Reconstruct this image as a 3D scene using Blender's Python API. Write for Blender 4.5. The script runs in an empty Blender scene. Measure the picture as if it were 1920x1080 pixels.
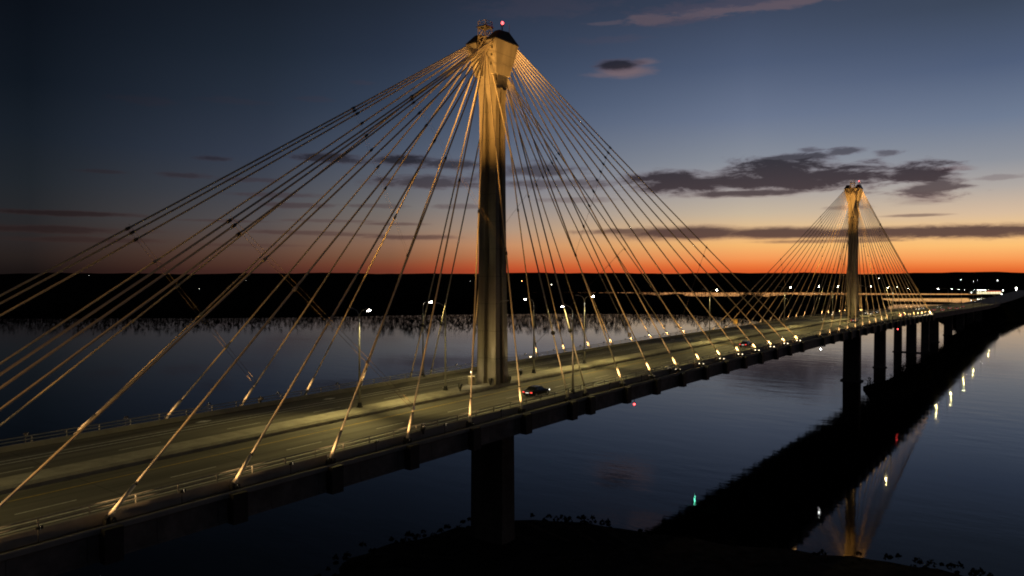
import bpy, math, random
from mathutils import Vector, Matrix
random.seed(7)
sc = bpy.context.scene
COL = sc.collection
R = math.radians
H = 26.2                      # height of the cable anchors above the river (water is z = 0)
SPAN = 230.4                  # pylon to pylon; the bridge runs along +y, its near edge is +x
CAM = Vector((72.442, -89.992, 17.405 + H))
YAW = R(-37.332); FPX = 1396.17; HOR = 510.8

# ------------------------------------------------------------------ materials
def srgb(r, g, b):
    def f(c):
        c /= 255.0
        return c / 12.92 if c <= .04045 else ((c + .055) / 1.055) ** 2.4
    return (f(r), f(g), f(b), 1)

def mat(name, base, rough=.7, metal=0, noise=.0, scale=1.0, emit=None, strength=0, bump=0, bscale=8, spec=.5, streak=None, joint=None, blotch=(.3,.3,.3,.7)):
    m = bpy.data.materials.new(name); m.use_nodes = True
    nt = m.node_tree; b = nt.nodes['Principled BSDF']
    b.inputs['Base Color'].default_value = (*base[:3], 1)
    b.inputs['Roughness'].default_value = rough
    b.inputs['Metallic'].default_value = metal
    b.inputs['Specular IOR Level'].default_value = spec
    geo = nt.nodes.new('ShaderNodeTexCoord')
    if noise:
        mp = nt.nodes.new('ShaderNodeMapping'); nt.links.new(geo.outputs['Object'], mp.inputs[0])
        if streak: mp.inputs['Scale'].default_value = streak
        n = nt.nodes.new('ShaderNodeTexNoise'); n.inputs['Scale'].default_value = scale
        n.inputs['Detail'].default_value = 8; n.inputs['Roughness'].default_value = .65
        nt.links.new(mp.outputs[0], n.inputs['Vector'])
        cr = nt.nodes.new('ShaderNodeValToRGB')
        lo = [max(0, c * (1 - noise)) for c in base[:3]]; hi = [min(1, c * (1 + noise)) for c in base[:3]]
        cr.color_ramp.elements[0].position = .3; cr.color_ramp.elements[1].position = .7
        cr.color_ramp.elements[0].color = (*lo, 1); cr.color_ramp.elements[1].color = (*hi, 1)
        nt.links.new(n.outputs['Fac'], cr.inputs[0]); nt.links.new(cr.outputs[0], b.inputs['Base Color'])
    if joint:
        axis, period, width, dark = joint
        sx = nt.nodes.new('ShaderNodeSeparateXYZ'); nt.links.new(geo.outputs['Object'], sx.inputs[0])
        q = nt.nodes.new('ShaderNodeMath'); q.operation = 'PINGPONG'; q.inputs[1].default_value = period/2
        nt.links.new(sx.outputs[axis], q.inputs[0])
        g = nt.nodes.new('ShaderNodeMath'); g.operation = 'LESS_THAN'; g.inputs[1].default_value = width
        nt.links.new(q.outputs[0], g.inputs[0])
        # broad blotches and drips on top of the fine grain
        mp2 = nt.nodes.new('ShaderNodeMapping'); mp2.inputs['Scale'].default_value = blotch[:3]; nt.links.new(geo.outputs['Object'], mp2.inputs[0])
        nb = nt.nodes.new('ShaderNodeTexNoise'); nb.inputs['Scale'].default_value = 1.0; nb.inputs['Detail'].default_value = 4
        nt.links.new(mp2.outputs[0], nb.inputs['Vector'])
        mrb = nt.nodes.new('ShaderNodeMapRange'); mrb.inputs['From Min'].default_value = .35; mrb.inputs['From Max'].default_value = .65
        mrb.inputs['To Min'].default_value = blotch[3]; mrb.inputs['To Max'].default_value = 1.0; nt.links.new(nb.outputs['Fac'], mrb.inputs['Value'])
        k1 = nt.nodes.new('ShaderNodeMath'); k1.operation = 'MULTIPLY_ADD'; k1.inputs[1].default_value = -dark; k1.inputs[2].default_value = 1.0
        nt.links.new(g.outputs[0], k1.inputs[0])
        k2 = nt.nodes.new('ShaderNodeMath'); k2.operation = 'MULTIPLY'; nt.links.new(k1.outputs[0], k2.inputs[0]); nt.links.new(mrb.outputs[0], k2.inputs[1])
        sc_ = nt.nodes.new('ShaderNodeVectorMath'); sc_.operation = 'SCALE'
        nt.links.new(cr.outputs[0], sc_.inputs[0]); nt.links.new(k2.outputs[0], sc_.inputs['Scale']); nt.links.new(sc_.outputs[0], b.inputs['Base Color'])
    if bump:
        n2 = nt.nodes.new('ShaderNodeTexNoise'); n2.inputs['Scale'].default_value = bscale; n2.inputs['Detail'].default_value = 6
        nt.links.new(geo.outputs['Object'], n2.inputs['Vector'])
        bp = nt.nodes.new('ShaderNodeBump'); bp.inputs['Strength'].default_value = bump; bp.inputs['Distance'].default_value = .05
        nt.links.new(n2.outputs['Fac'], bp.inputs['Height']); nt.links.new(bp.outputs[0], b.inputs['Normal'])
    if emit:
        b.inputs['Emission Color'].default_value = (*emit[:3], 1)
        b.inputs['Emission Strength'].default_value = strength
        m.cycles.emission_sampling = 'NONE'      # the lamps beside these lenses carry the light
    return m

M = {
 'asphalt': mat('road_asphalt', (.175, .165, .145), .8, noise=.4, scale=.5, bump=.3, streak=(2.2, .06, 1), joint=(1, 12.2, .05, .45), blotch=(.55,.035,1,.62)),
 'concrete': mat('pale_concrete', (.34, .32, .285), .85, noise=.18, scale=.6, bump=.25, bscale=4),
 'pylon': mat('pylon_concrete', (.275, .248, .21), .8, noise=.22, scale=.6, bump=.3, bscale=3, streak=(1.8, 1.8, .16), joint=(2, 4.2, .045, .35), blotch=(.5,.5,.07,.62)),
 'median': mat('median_concrete', (.34, .32, .28), .9, noise=.25, scale=.8),
 'girder': mat('girder_concrete', (.24, .215, .20), .85, noise=.3, scale=.8, bump=.25, bscale=2, joint=(1, 5.1, .04, .5), blotch=(.3,.25,.3,.6)),
 'pierdark': mat('dark_pier_concrete', (.13, .115, .10), .9, noise=.3, scale=.8, bump=.25, bscale=2, joint=(2, 3.6, .04, .4), blotch=(.4,.4,.08,.55)),  # darker version of the girder concrete, for the pylon pier shafts
 'beam': mat('dark_steel_beam', (.03, .028, .027), .7, noise=.3, scale=1),
 'walk': mat('edge_walk', (.06, .05, .045), .9, noise=.4, scale=.7),
 'paint_w': mat('white_marking', (.72, .72, .68), .8, noise=.35, scale=3),
 'paint_y': mat('yellow_marking', (.55, .38, .06), .8, noise=.35, scale=3),
 'rail': mat('galvanised_rail', (.30, .30, .285), .6, metal=.2, noise=.15, scale=3),
 'cable': mat('cable_sheath', (.64, .57, .46), .9, noise=.12, scale=.6, spec=.1),
 'rope': mat('tie_rope', (.16, .135, .11), .9, noise=.1, scale=2, spec=.1),
 'pipe': mat('anchor_pipe_paint', (.64, .58, .47), .7, noise=.12, scale=2, spec=.2),
 'black': mat('black_rubber', (.012, .012, .012), .7),
 'steel': mat('dark_painted_steel', (.05, .05, .05), .5, metal=.4, noise=.2, scale=3),
 'pole': mat('galvanised_pole', (.32, .32, .31), .45, metal=.6, noise=.15, scale=2),
 'roofm': mat('black_roof_metal', (.022, .02, .02), .55, noise=.3, scale=1.5),
 'lattice': mat('painted_lattice', (.20, .17, .135), .6, noise=.2, scale=4),
 'lens': mat('flood_lens', (.9, .85, .7), .3, emit=(1, .80, .50), strength=6),
 'lampw': mat('street_lamp_lens', (.9, .9, .9), .3, emit=(1, .93, .80), strength=80),
 'farlamp': mat('far_lamp_lens', (.9, .9, .9), .3, emit=(1, .95, .85), strength=22),
 'lampoff': mat('unlit_lens', (.35, .35, .33), .3),
 'red': mat('red_beacon_lens', (.6, .05, .04), .3, emit=(1, .06, .06), strength=9),
 'redhot': mat('beacon_bulb', (1, .6, .6), .3, emit=(1, .07, .09), strength=4.5),
 'green': mat('green_navigation_lens', (.1, .6, .4), .3, emit=(.15, 1, .6), strength=60),
 'white_nav': mat('white_navigation_lens', (.9, .9, .9), .3, emit=(1, 1, 1), strength=40),
 'carblack': mat('black_car_paint', (.008, .008, .010), .22, metal=.2, noise=.2, scale=2),
 'carsilver': mat('silver_car_paint', (.32, .33, .35), .3, metal=.5, noise=.1, scale=2),
 'carred': mat('dark_red_car_paint', (.10, .015, .015), .28, metal=.2, noise=.1, scale=2),
 'glass': mat('tinted_glass', (.015, .017, .02), .08, spec=.8),
 'tyre': mat('tyre_rubber', (.015, .015, .015), .85, noise=.2, scale=8),
 'rim': mat('alloy_rim', (.4, .4, .4), .35, metal=.9, noise=.05, scale=5),
 'head': mat('headlight_lens', (.95, .95, .95), .2, emit=(1, .96, .88), strength=9),
 'tail': mat('tail_light_lens', (.6, .02, .02), .3, emit=(1, .07, .05), strength=1.8),
 'plate': mat('glowing_white_plate', (.8, .8, .8), .5, emit=(1, .92, .85), strength=.8),  # plate lamp's light put in as the plate's own glow
 'signback': mat('sign_back_metal', (.10, .10, .10), .5, metal=.5, noise=.2, scale=3),
 'signyellow': mat('yellow_sign_face', (.75, .50, .10), .6, noise=.1, scale=2),
 'cabinet': mat('cabinet_paint', (.45, .40, .28), .6, noise=.15, scale=2),
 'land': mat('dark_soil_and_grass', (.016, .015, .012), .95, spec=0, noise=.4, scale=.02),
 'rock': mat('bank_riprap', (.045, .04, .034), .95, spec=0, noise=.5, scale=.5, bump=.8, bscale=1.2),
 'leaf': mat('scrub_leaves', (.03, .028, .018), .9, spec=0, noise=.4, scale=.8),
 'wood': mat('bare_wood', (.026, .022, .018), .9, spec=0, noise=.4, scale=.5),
 'wall': mat('shop_wall', (.45, .42, .36), .8, noise=.15, scale=.4),
 'glow': mat('lit_shop_window', (.8, .75, .5), .4, emit=(1, .90, .52), strength=1.3),
 'redband': mat('lit_red_fascia', (.5, .06, .05), .5, emit=(1, .12, .10), strength=.9),
 'orange': mat('sodium_lamp_lens', (.9, .5, .2), .3, emit=(1, .42, .12), strength=60),
}

# ------------------------------------------------------------------ mesh helpers
class MB:
    def __init__(s): s.v = []; s.f = []
    def add(s, vs, fs):
        n = len(s.v); s.v += [tuple(v) for v in vs]; s.f += [tuple(i + n for i in f) for f in fs]; return s
    def box(s, x0, x1, y0, y1, z0, z1):
        return s.add([(x0,y0,z0),(x1,y0,z0),(x1,y1,z0),(x0,y1,z0),(x0,y0,z1),(x1,y0,z1),(x1,y1,z1),(x0,y1,z1)],
                     [(0,3,2,1),(4,5,6,7),(0,1,5,4),(1,2,6,5),(2,3,7,6),(3,0,4,7)])
    def frus(s, x0,x1,y0,y1,z0, X0,X1,Y0,Y1,z1):
        return s.add([(x0,y0,z0),(x1,y0,z0),(x1,y1,z0),(x0,y1,z0),(X0,Y0,z1),(X1,Y0,z1),(X1,Y1,z1),(X0,Y1,z1)],
                     [(0,3,2,1),(4,5,6,7),(0,1,5,4),(1,2,6,5),(2,3,7,6),(3,0,4,7)])
    def tube(s, pts, rad, n=8, cap=True):
        pts = [Vector(p) for p in pts]
        rr = rad if isinstance(rad, (list, tuple)) else [rad] * len(pts)
        base = len(s.v); up = None
        for i, p in enumerate(pts):
            d = (pts[min(i+1, len(pts)-1)] - pts[max(i-1, 0)]).normalized()
            if up is None:
                up = Vector((0,0,1)) if abs(d.z) < .9 else Vector((1,0,0))
            a = d.cross(up).normalized(); b = a.cross(d).normalized(); up = b
            for k in range(n):
                t = 2*math.pi*k/n
                s.v.append(tuple(p + (a*math.cos(t) + b*math.sin(t))*rr[i]))
        for i in range(len(pts)-1):
            for k in range(n):
                a0 = base+i*n+k; a1 = base+i*n+(k+1)%n
                s.f.append((a0, a1, a1+n, a0+n))
        if cap:
            s.f.append(tuple(base+k for k in range(n))[::-1]); e = base+(len(pts)-1)*n
            s.f.append(tuple(e+k for k in range(n)))
        return s
    def ball(s, c, r, n=8, m=6, sz=1):
        c = Vector(c); base = len(s.v)
        for j in range(1, m):
            ph = math.pi*j/m
            for k in range(n):
                t = 2*math.pi*k/n
                s.v.append((c.x+r*math.sin(ph)*math.cos(t), c.y+r*math.sin(ph)*math.sin(t), c.z+r*sz*math.cos(ph)))
        for j in range(m-2):
            for k in range(n):
                a = base+j*n+k; b = base+j*n+(k+1)%n
                s.f.append((a, a+n, b+n, b))
        t = len(s.v); s.v.append((c.x,c.y,c.z+r*sz)); s.v.append((c.x,c.y,c.z-r*sz))
        for k in range(n):
            s.f.append((t, base+k, base+(k+1)%n)); l = base+(m-2)*n
            s.f.append((t+1, l+(k+1)%n, l+k))
        return s
    def sweep(s, prof, ys, zf):
        """closed (x,z) profile carried along y, lifted by zf(y)"""
        n = len(prof); base = len(s.v)
        for y in ys:
            z = zf(y)
            for (px, pz) in prof: s.v.append((px, y, pz+z))
        for i in range(len(ys)-1):
            for k in range(n):
                a = base+i*n+k; b = base+i*n+(k+1)%n
                s.f.append((a, b, b+n, a+n))
        s.f.append(tuple(base+k for k in range(n))); e = base+(len(ys)-1)*n
        s.f.append(tuple(e+k for k in range(n))[::-1]); return s
    def build(s, name, m, parent=None, loc=None, smooth=False):
        me = bpy.data.meshes.new(name); me.from_pydata(s.v, [], s.f); me.update()
        import bmesh
        bm = bmesh.new(); bm.from_mesh(me); bmesh.ops.recalc_face_normals(bm, faces=bm.faces); bm.to_mesh(me); bm.free()
        me.materials.append(m)
        if smooth:
            for p in me.polygons: p.use_smooth = True
        o = bpy.data.objects.new(name, me); COL.objects.link(o)
        if parent: o.parent = parent
        if loc is not None: o.location = loc
        return o

def thing(name, label, cat, loc=(0,0,0), rz=0, group=None):
    o = bpy.data.objects.new(name, None); COL.objects.link(o); o.empty_display_size = .5
    o.location = loc; o.rotation_euler = (0,0,rz); return tag(o, label, cat, group)
def tag(o, label=None, cat=None, group=None, kind=None):
    if label: o['label'] = label
    if cat: o['category'] = cat
    if group: o['group'] = group
    if kind: o['kind'] = kind
    return o
def spot(name, p, to, watts, color, ang=60, blend=.5, size=.1, parent=None):
    l = bpy.data.lights.new(name, 'SPOT'); l.energy = watts; l.color = color; l.spot_size = R(ang); l.spot_blend = blend; l.shadow_soft_size = size
    o = bpy.data.objects.new(name, l); COL.objects.link(o)
    p = Vector(p); d = Vector(to) - p
    o.location = p; o.rotation_euler = d.to_track_quat('-Z', 'Y').to_euler()
    if parent: o.parent = parent
    return o
def copy_tree(o, parent=None):
    c = o.copy(); COL.objects.link(c); c.parent = parent
    for ch in list(o.children): copy_tree(ch, c)
    return c

def ray(u, v):
    th = -math.atan((HOR-540)/FPX); r = (u-960)/FPX; w = -(v-540)/FPX
    c, s = math.cos(th), math.sin(th); fw = c + s*w; dz = c*w - s
    return Vector((r*math.cos(YAW)+fw*math.sin(YAW), -r*math.sin(YAW)+fw*math.cos(YAW), dz))
def ground(u, v, z=0.0):                 # point on a level plane seen in the direction of a photo pixel
    d = ray(u, v); return CAM + d*((z-CAM.z)/d.z)
def along(u, x):                         # y on the lane line x seen in the direction of a photo column
    d = ray(u, 560); return CAM.y + d.y*((x-CAM.x)/d.x)

# bridge profile (anchor line above the water)
PR = [(330.0,-2.87),(422,-4.95),(518,-7.1),(628,-9.4),(744,-11.0),(903,-12.4),(1200,-13.5),(2500,-14.0)]
def zd(y):
    if y <= 330: return .657*y/100 - .4617*(y/100)**2
    for (a, za), (b, zb) in zip(PR, PR[1:]):
        if y <= b:
            return za + (zb-za)*(y-a)/(b-a)
    return PR[-1][1]
zdH = lambda y: zd(y) + H
def rng(a, b, st):
    n = max(1, int(round((b-a)/st))); return [a+(b-a)*i/n for i in range(n+1)]

# ------------------------------------------------------------------ the river, land and sky
w = MB().add([(-30000,-9000,0),(30000,-9000,0),(30000,40000,0),(-30000,40000,0)], [(0,1,2,3)])
wm = bpy.data.materials.new('river_water'); wm.use_nodes = True
nt = wm.node_tree; b = nt.nodes['Principled BSDF']
b.inputs['Base Color'].default_value = (.003,.004,.005,1); b.inputs['Roughness'].default_value = .035
b.inputs['IOR'].default_value = 1.333
tc = nt.nodes.new('ShaderNodeTexCoord')
def wnoise(scale, stretch, det):
    mp = nt.nodes.new('ShaderNodeMapping'); mp.inputs['Scale'].default_value = stretch; mp.inputs['Rotation'].default_value = (0,0,R(-25))
    nt.links.new(tc.outputs['Object'], mp.inputs[0])
    n = nt.nodes.new('ShaderNodeTexNoise'); n.inputs['Scale'].default_value = scale; n.inputs['Detail'].default_value = det
    nt.links.new(mp.outputs[0], n.inputs['Vector']); return n
n1 = wnoise(.9, (.7,1.3,1), 3); n2 = wnoise(.11, (.6,1.5,1), 2); n3 = wnoise(.012, (.4,1.6,1), 3)
ma = nt.nodes.new('ShaderNodeMath'); ma.operation = 'MULTIPLY'; ma.inputs[1].default_value = 4.0
nt.links.new(n2.outputs['Fac'], ma.inputs[0])
ad = nt.nodes.new('ShaderNodeMath'); ad.operation = 'ADD'
nt.links.new(n1.outputs['Fac'], ad.inputs[0]); nt.links.new(ma.outputs[0], ad.inputs[1])
mr = nt.nodes.new('ShaderNodeMapRange'); mr.inputs['From Min'].default_value = .35; mr.inputs['From Max'].default_value = .65
mr.inputs['To Min'].default_value = .12; mr.inputs['To Max'].default_value = 1.0
nt.links.new(n3.outputs['Fac'], mr.inputs['Value'])
bp = nt.nodes.new('ShaderNodeBump'); bp.inputs['Distance'].default_value = .013
nt.links.new(mr.outputs[0], bp.inputs['Strength'])
nt.links.new(ad.outputs[0], bp.inputs['Height']); nt.links.new(bp.outputs[0], b.inputs['Normal'])
tag(w.build('river_water', wm), kind='structure')

def inside(poly, x, y):
    c = False; j = len(poly)-1
    for i in range(len(poly)):
        xi, yi = poly[i]; xj, yj = poly[j]
        if (yi > y) != (yj > y) and x < (xj-xi)*(y-yi)/(yj-yi)+xi: c = not c
        j = i
    return c
def rough_line(pts, step, amp):
    out = []
    for (a, b2) in zip(pts, pts[1:]+pts[:1]):
        L = math.hypot(b2[0]-a[0], b2[1]-a[1]); n = max(1, min(30, int(L/step)))
        for i in range(n):
            t = i/n; k = 0 if i == 0 else min(amp, L*.05)
            out.append((a[0]+(b2[0]-a[0])*t+random.uniform(-k,k), a[1]+(b2[1]-a[1])*t+random.uniform(-k,k)))
    return out
def land(name, pix, top, kind='structure'):
    pts = [tuple(ground(u, v, .5)[:2]) for u, v in pix]
    pts = rough_line(pts, 40, 7)
    n = len(pts); m = MB()
    cx = sum(p[0] for p in pts)/n; cy = sum(p[1] for p in pts)/n
    m.add([(x,y,top) for x,y in pts]+[(x,y,-2) for x,y in pts],
          [tuple(range(n))]+[(i,(i+1)%n,n+(i+1)%n,n+i) for i in range(n)])
    return tag(m.build(name, M['land']), kind=kind), pts
A_pix = [(-1500,596),(0,595),(400,594),(700,590),(900,587),(1000,586),(1180,586),(1290,588),(1380,594),(1430,602),(1500,607),(1600,604),(1664,600),(1668,566),(1655,560),(1540,557),(1480,551.5),(1440,557),(1403,551.5),(1385,556),(1300,556),(1272,550.5),(1232,554.5),(1190,549.8),(1120,549.4),(1090,549),(600,549.2),(-1500,549.4)]
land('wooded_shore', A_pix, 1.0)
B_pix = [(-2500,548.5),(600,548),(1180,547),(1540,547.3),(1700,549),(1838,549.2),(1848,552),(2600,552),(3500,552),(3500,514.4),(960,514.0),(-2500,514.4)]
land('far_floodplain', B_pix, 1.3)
land('sand_bar', [(1520,553.2),(1700,553),(1862,552.6),(1864,557.5),(1700,558),(1530,557.4)], .9)
land('mud_bar', [(1560,565.5),(1700,565),(1780,566.5),(1793,568),(1770,569.5),(1650,569.5),(1560,569)], .7)
land('right_shore', [(1862,604),(1930,603),(2700,598),(3500,596),(3500,552.5),(1866,552.8),(1858,575)], 1.6)

# far ridge, 8 to 10 km off
m = MB(); N = 240; pr = []
for i in range(N+1):
    u = -2600 + 6200*i/N
    d = ray(u, 511); d.z = 0; d.normalize()
    h = 33 + 5*math.sin(i*.37) + 4*math.sin(i*.91+1) + 2.5*math.sin(i*2.3) + random.uniform(-1.2,1.2)
    h += 16*math.exp(-((u-1800)/90)**2) + 5*math.exp(-((u-1250)/220)**2)
    pr.append((CAM.x+d.x*8200, CAM.y+d.y*8200, d, h))
vs = []; 
for x, y, d, h in pr:
    vs += [(x,y,.5),(x+d.x*300,y+d.y*300,h*.8),(x+d.x*700,y+d.y*700,h),(x+d.x*2500,y+d.y*2500,h*.6),(x+d.x*4000,y+d.y*4000,.5)]
fs = []
for i in range(N):
    for k in range(4): fs.append((i*5+k, i*5+k+1, i*5+6+k, i*5+5+k))
m.add(vs, fs); tag(m.build('distant_hills', M['land']), kind='structure')

def tree_clump(m, x, y, z, h, rw, n, bare):
    """one crown: many small tilted leaf or twig faces spread through an uneven volume, on a stem"""
    m.add([(x-.2,y-.2,z),(x+.2,y-.2,z),(x+.2,y+.2,z),(x-.2,y+.2,z),(x,y,z+h*.8)], [(0,1,4),(1,2,4),(2,3,4),(3,0,4)])
    for k in range(n):
        t = random.random()**.8
        zz = z + h*((.18 if bare else .0)+(.82 if bare else 1.0)*t)
        rr = rw*(math.sin(math.pi*min(1,.15+.85*t))**.6)*math.sqrt(random.random())*random.uniform(.6,1.1)
        a = random.uniform(0, 6.283); px, py = x+rr*math.cos(a), y+rr*math.sin(a)
        if bare and random.random() < .6:
            q = Vector((math.cos(a)*random.uniform(.2,1.2), math.sin(a)*random.uniform(.2,1.2), random.uniform(1.0,2.6)))*h/14
            m.add([(px-.12,py,zz),(px+.12,py,zz),(px+q.x,py+q.y,zz+q.z)], [(0,1,2)])
        else:
            s_ = random.uniform(.5,1.3)*h/12
            d1 = Vector((random.gauss(0,1),random.gauss(0,1),random.gauss(0,1))).normalized()*s_
            d2 = Vector((random.gauss(0,1),random.gauss(0,1),random.gauss(0,1))).normalized()*s_
            p = Vector((px,py,zz)); m.add([p-d1, p+d2, p+d1*.9, p-d2*.8], [(0,1,2,3)])
# woods: one mass along the far shore, one across the floodplain
m = MB()
def row(u0, u1, v, n, hmin, hmax, depth, leaves, bare=True, dv=0, zz=.9):
    for i in range(n):
        t = (i+random.random())/n; u = u0+(u1-u0)*t
        p = ground(u, v(u) if callable(v) else v, .5); d = p-CAM; d.z = 0; d.normalize()
        k = depth*random.random(); x, y = p.x+d.x*(5+k), p.y+d.y*(5+k)
        h = random.uniform(hmin, hmax); tree_clump(m, x, y, zz, h, h*random.uniform(.22,.36), leaves, bare)
SV = [(-1500,595.4),(0,594.4),(400,593.4),(700,589.4),(900,586.4),(1000,585.4),(1180,585.4),(1290,587.4),(1380,593.4),(1430,601.4),(1500,606),(1600,603),(1664,599)]
def shore_v(u):
    for (a, va), (b_, vb) in zip(SV, SV[1:]):
        if u <= b_: return va+(vb-va)*(u-a)/(b_-a)
    return SV[-1][1]
row(-500, 700, shore_v, 330, 7, 15, 16, 46)
row(700, 1180, shore_v, 240, 9, 23, 16, 46)
row(-500, 1180, shore_v, 300, 11, 20, 110, 26)
row(-500, 1400, lambda u: shore_v(u)+.3, 1000, 3, 6.2, 7, 50, False)
row(-500, 1120, 553, 200, 10, 16, 60, 16)
row(1180, 1330, shore_v, 90, 5, 11, 20, 40)
row(1180, 1560, shore_v, 34, 9, 17, 20, 46)
row(1330, 1664, shore_v, 170, 4, 10, 40, 36)
row(1400, 1660, 585, 160, 4, 9, 60, 24)
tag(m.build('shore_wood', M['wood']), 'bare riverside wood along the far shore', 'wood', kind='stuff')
m = MB()
row(1190, 1540, 558.6, 150, 3, 7, 14, 30)
row(1190, 1540, 558.6, 60, 8, 14, 16, 44)
row(1395, 1430, 558.6, 24, 9, 14, 12, 50)
row(1186, 1240, 556, 34, 9, 14, 12, 50)
row(1535, 1600, 560.0, 20, 8, 14, 12, 50)
row(1560, 1660, 560, 24, 6, 12, 20, 30)
row(1690, 1780, 566, 26, 1.5, 3.5, 5, 14)
tag(m.build('slough_brush', M['wood']), 'low bare brush in front of the sunset lit slough', 'brush', kind='stuff')
m = MB()
row(-700, 1180, 547.6, 260, 9, 18, 60, 16)
row(1180, 1840, 546.6, 150, 6, 12, 60, 16)
for (vv, n, hh) in ((532,200,20),(524,200,20),(519,200,24)):
    row(-700, 2700, vv, n, hh*.6, hh, 150, 12, False)
row(1890, 2400, 601, 60, 3, 9, 60, 30, zz=1.5)
row(1900, 2400, 575, 50, 6, 14, 80, 24, zz=1.5)
tag(m.build('floodplain_wood', M['wood']), 'dark far wood across the floodplain below the horizon', 'wood', kind='stuff')

sp_pix = [(1618,726),(1640,719),(1665,713),(1690,699),(1722,683),(1745,667),(1775,644),(1800,624),(1822,606),(1858,606),(1842,630),(1800,668),(1760,700),(1700,745),(1650,765)]
_, spts = land('river_spit', sp_pix, .8)
m = MB(); cnt = 0
xs = [p[0] for p in spts]; ys = [p[1] for p in spts]
while cnt < 520:
    x = random.uniform(min(xs), max(xs)); y = random.uniform(min(ys), max(ys))
    if not inside(spts, x, y): continue
    cnt += 1; h = random.uniform(1.2, 4.2); tree_clump(m, x, y, .7, h, h*.6, 30, False)
tag(m.build('spit_scrub', M['leaf']), 'low dark scrub on the spit under the far approach piers', 'scrub', kind='stuff')
# scrubby bank round the near pier, at the foot of the photograph
def bank(name):
    m = MB(); n = 60; poly = []
    edge = [(560,1140),(640,1050),(720,1022),(800,1006),(880,985),(960,978),(1080,983),(1200,1000),(1400,1032),(1560,1047),(1700,1062),(1800,1080),(1900,1104),(2050,1150),(2050,1300),(560,1300)]
    pts = [tuple(ground(u, v, 0)[:2]) for u, v in edge]
    pts = rough_line(pts, 2.5, 1.2); k = len(pts)
    cx = sum(p[0] for p in pts)/k; cy = sum(p[1] for p in pts)/k
    vs = []
    for (f, z) in ((1.0,-1.0),(.97,.4),(.92,1.2),(.8,1.8),(.5,2.2)):
        for x, y in pts: vs.append((cx+(x-cx)*f, cy+(y-cy)*f, z+random.uniform(-.2,.2)*(f<1)))
    fs = []
    for r_ in range(4):
        for i in range(k): fs.append((r_*k+i, r_*k+(i+1)%k, (r_+1)*k+(i+1)%k, (r_+1)*k+i))
    fs.append(tuple(range(4*k, 5*k))); m.add(vs, fs)
    tag(m.build(name, M['rock']), kind='structure'); return pts, cx, cy
bpts, bcx, bcy = bank('river_bank')
m = MB()
xs = [p[0] for p in bpts]; ys = [p[1] for p in bpts]; cnt = 0
while cnt < 900:
    x = random.uniform(min(xs), max(xs)); y = random.uniform(min(ys), max(ys))
    if not inside(bpts, x, y): continue
    cnt += 1; h = random.uniform(.25, .9); rw = h*random.uniform(.6,1.0)
    for k in range(34):
        a = random.uniform(0,6.283); q = math.sqrt(random.random()); zz = 1.2+h*(1-q*q*.9)*random.uniform(.35,1)
        p = Vector((x+rw*q*math.cos(a), y+rw*q*math.sin(a), zz)); s_ = random.uniform(.10,.30)
        d1 = Vector((random.gauss(0,1),random.gauss(0,1),random.gauss(0,1))).normalized()*s_
        d2 = Vector((random.gauss(0,1),random.gauss(0,1),random.gauss(0,1))).normalized()*s_
        m.add([p-d1, p+d2, p+d1, p-d2], [(0,1,2,3)])
tag(m.build('bank_scrub', M['leaf']), 'low dark scrub covering the bank by the near pier', 'scrub', kind='stuff')

# embankment and highway beyond the bridge
ysE = rng(716, 1500, 40)
m = MB(); m.sweep([(-17,-.82),(17,-.82),(52,-25),(-52,-25)], ysE, lambda y: max(zdH(y), 13.0)); tag(m.build('road_embankment', M['land']), kind='structure')
m = MB(); m.sweep([(-14.4,-.35),(14.4,-.35),(14.4,-.8),(-14.4,-.8)], ysE, zdH); tag(m.build('highway_road', M['asphalt']), kind='structure')

# ------------------------------------------------------------------ bridge deck
Y0, Y1, YC = -300.0, 716.0, 327.0
YS = rng(Y0, Y1, 8)
deck = thing('bridge_deck', 'four lane concrete bridge deck crossing the river on two pylons', 'bridge deck', (0,0,0))
MB().sweep([(-14.45,-.35),(14.45,-.35),(14.45,-.8),(-14.45,-.8)], YS, zdH).build('roadway', M['asphalt'], deck)
for xs_ in ([-1.7,1.7],):
    MB().sweep([(-1.7,-.346),(1.7,-.346),(1.7,.02),(1.5,.27),(-1.5,.27),(-1.7,.02)], YS, zdH).build('median_barrier', M['median'], deck)
def strip(x0, x1, z, ys, m): m.sweep([(x0,z),(x1,z),(x1,z-.003),(x0,z-.003)], ys, zdH)
mk = MB()
for x in (-9.25, -10.5, 12.3, 11.05): strip(x-.1, x+.1, -.342, YS, mk)
mk.build('edge_line', M['paint_w'], deck)
mk = MB()
for x in (-2.45, 4.25): strip(x-.075, x+.075, -.342, YS, mk)
mk.build('centre_line', M['paint_y'], deck)
near_d, far_d = [], MB()
y = Y0
while y < 560:
    for x in (-5.75, 8.25):
        ya = y + (0 if x > 0 else 2.0)
        if -75 < y < 480: near_d.append((x, ya))
        else: strip(x-.07, x+.07, -.342, [ya, ya+4.4], far_d)
    y += 12.2
for x, ya in near_d[:98]:
    q = MB(); strip(x-.07, x+.07, -.342, [ya, ya+4.4], q); q.build('lane_dash', M['paint_w'], deck)
tag(far_d.build('lane_dash', M['paint_w'], deck), kind='stuff')
for yy in (-41, -22, 44, 90):
    z = zdH(yy)-.341; MB().add([(-12.0,yy-1.2,z),(-11.4,yy,z),(-12.0,yy+1.2,z),(-12.6,yy,z)], [(0,1,2,3)]).build('shoulder_diamond', M['paint_w'], deck)
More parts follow.
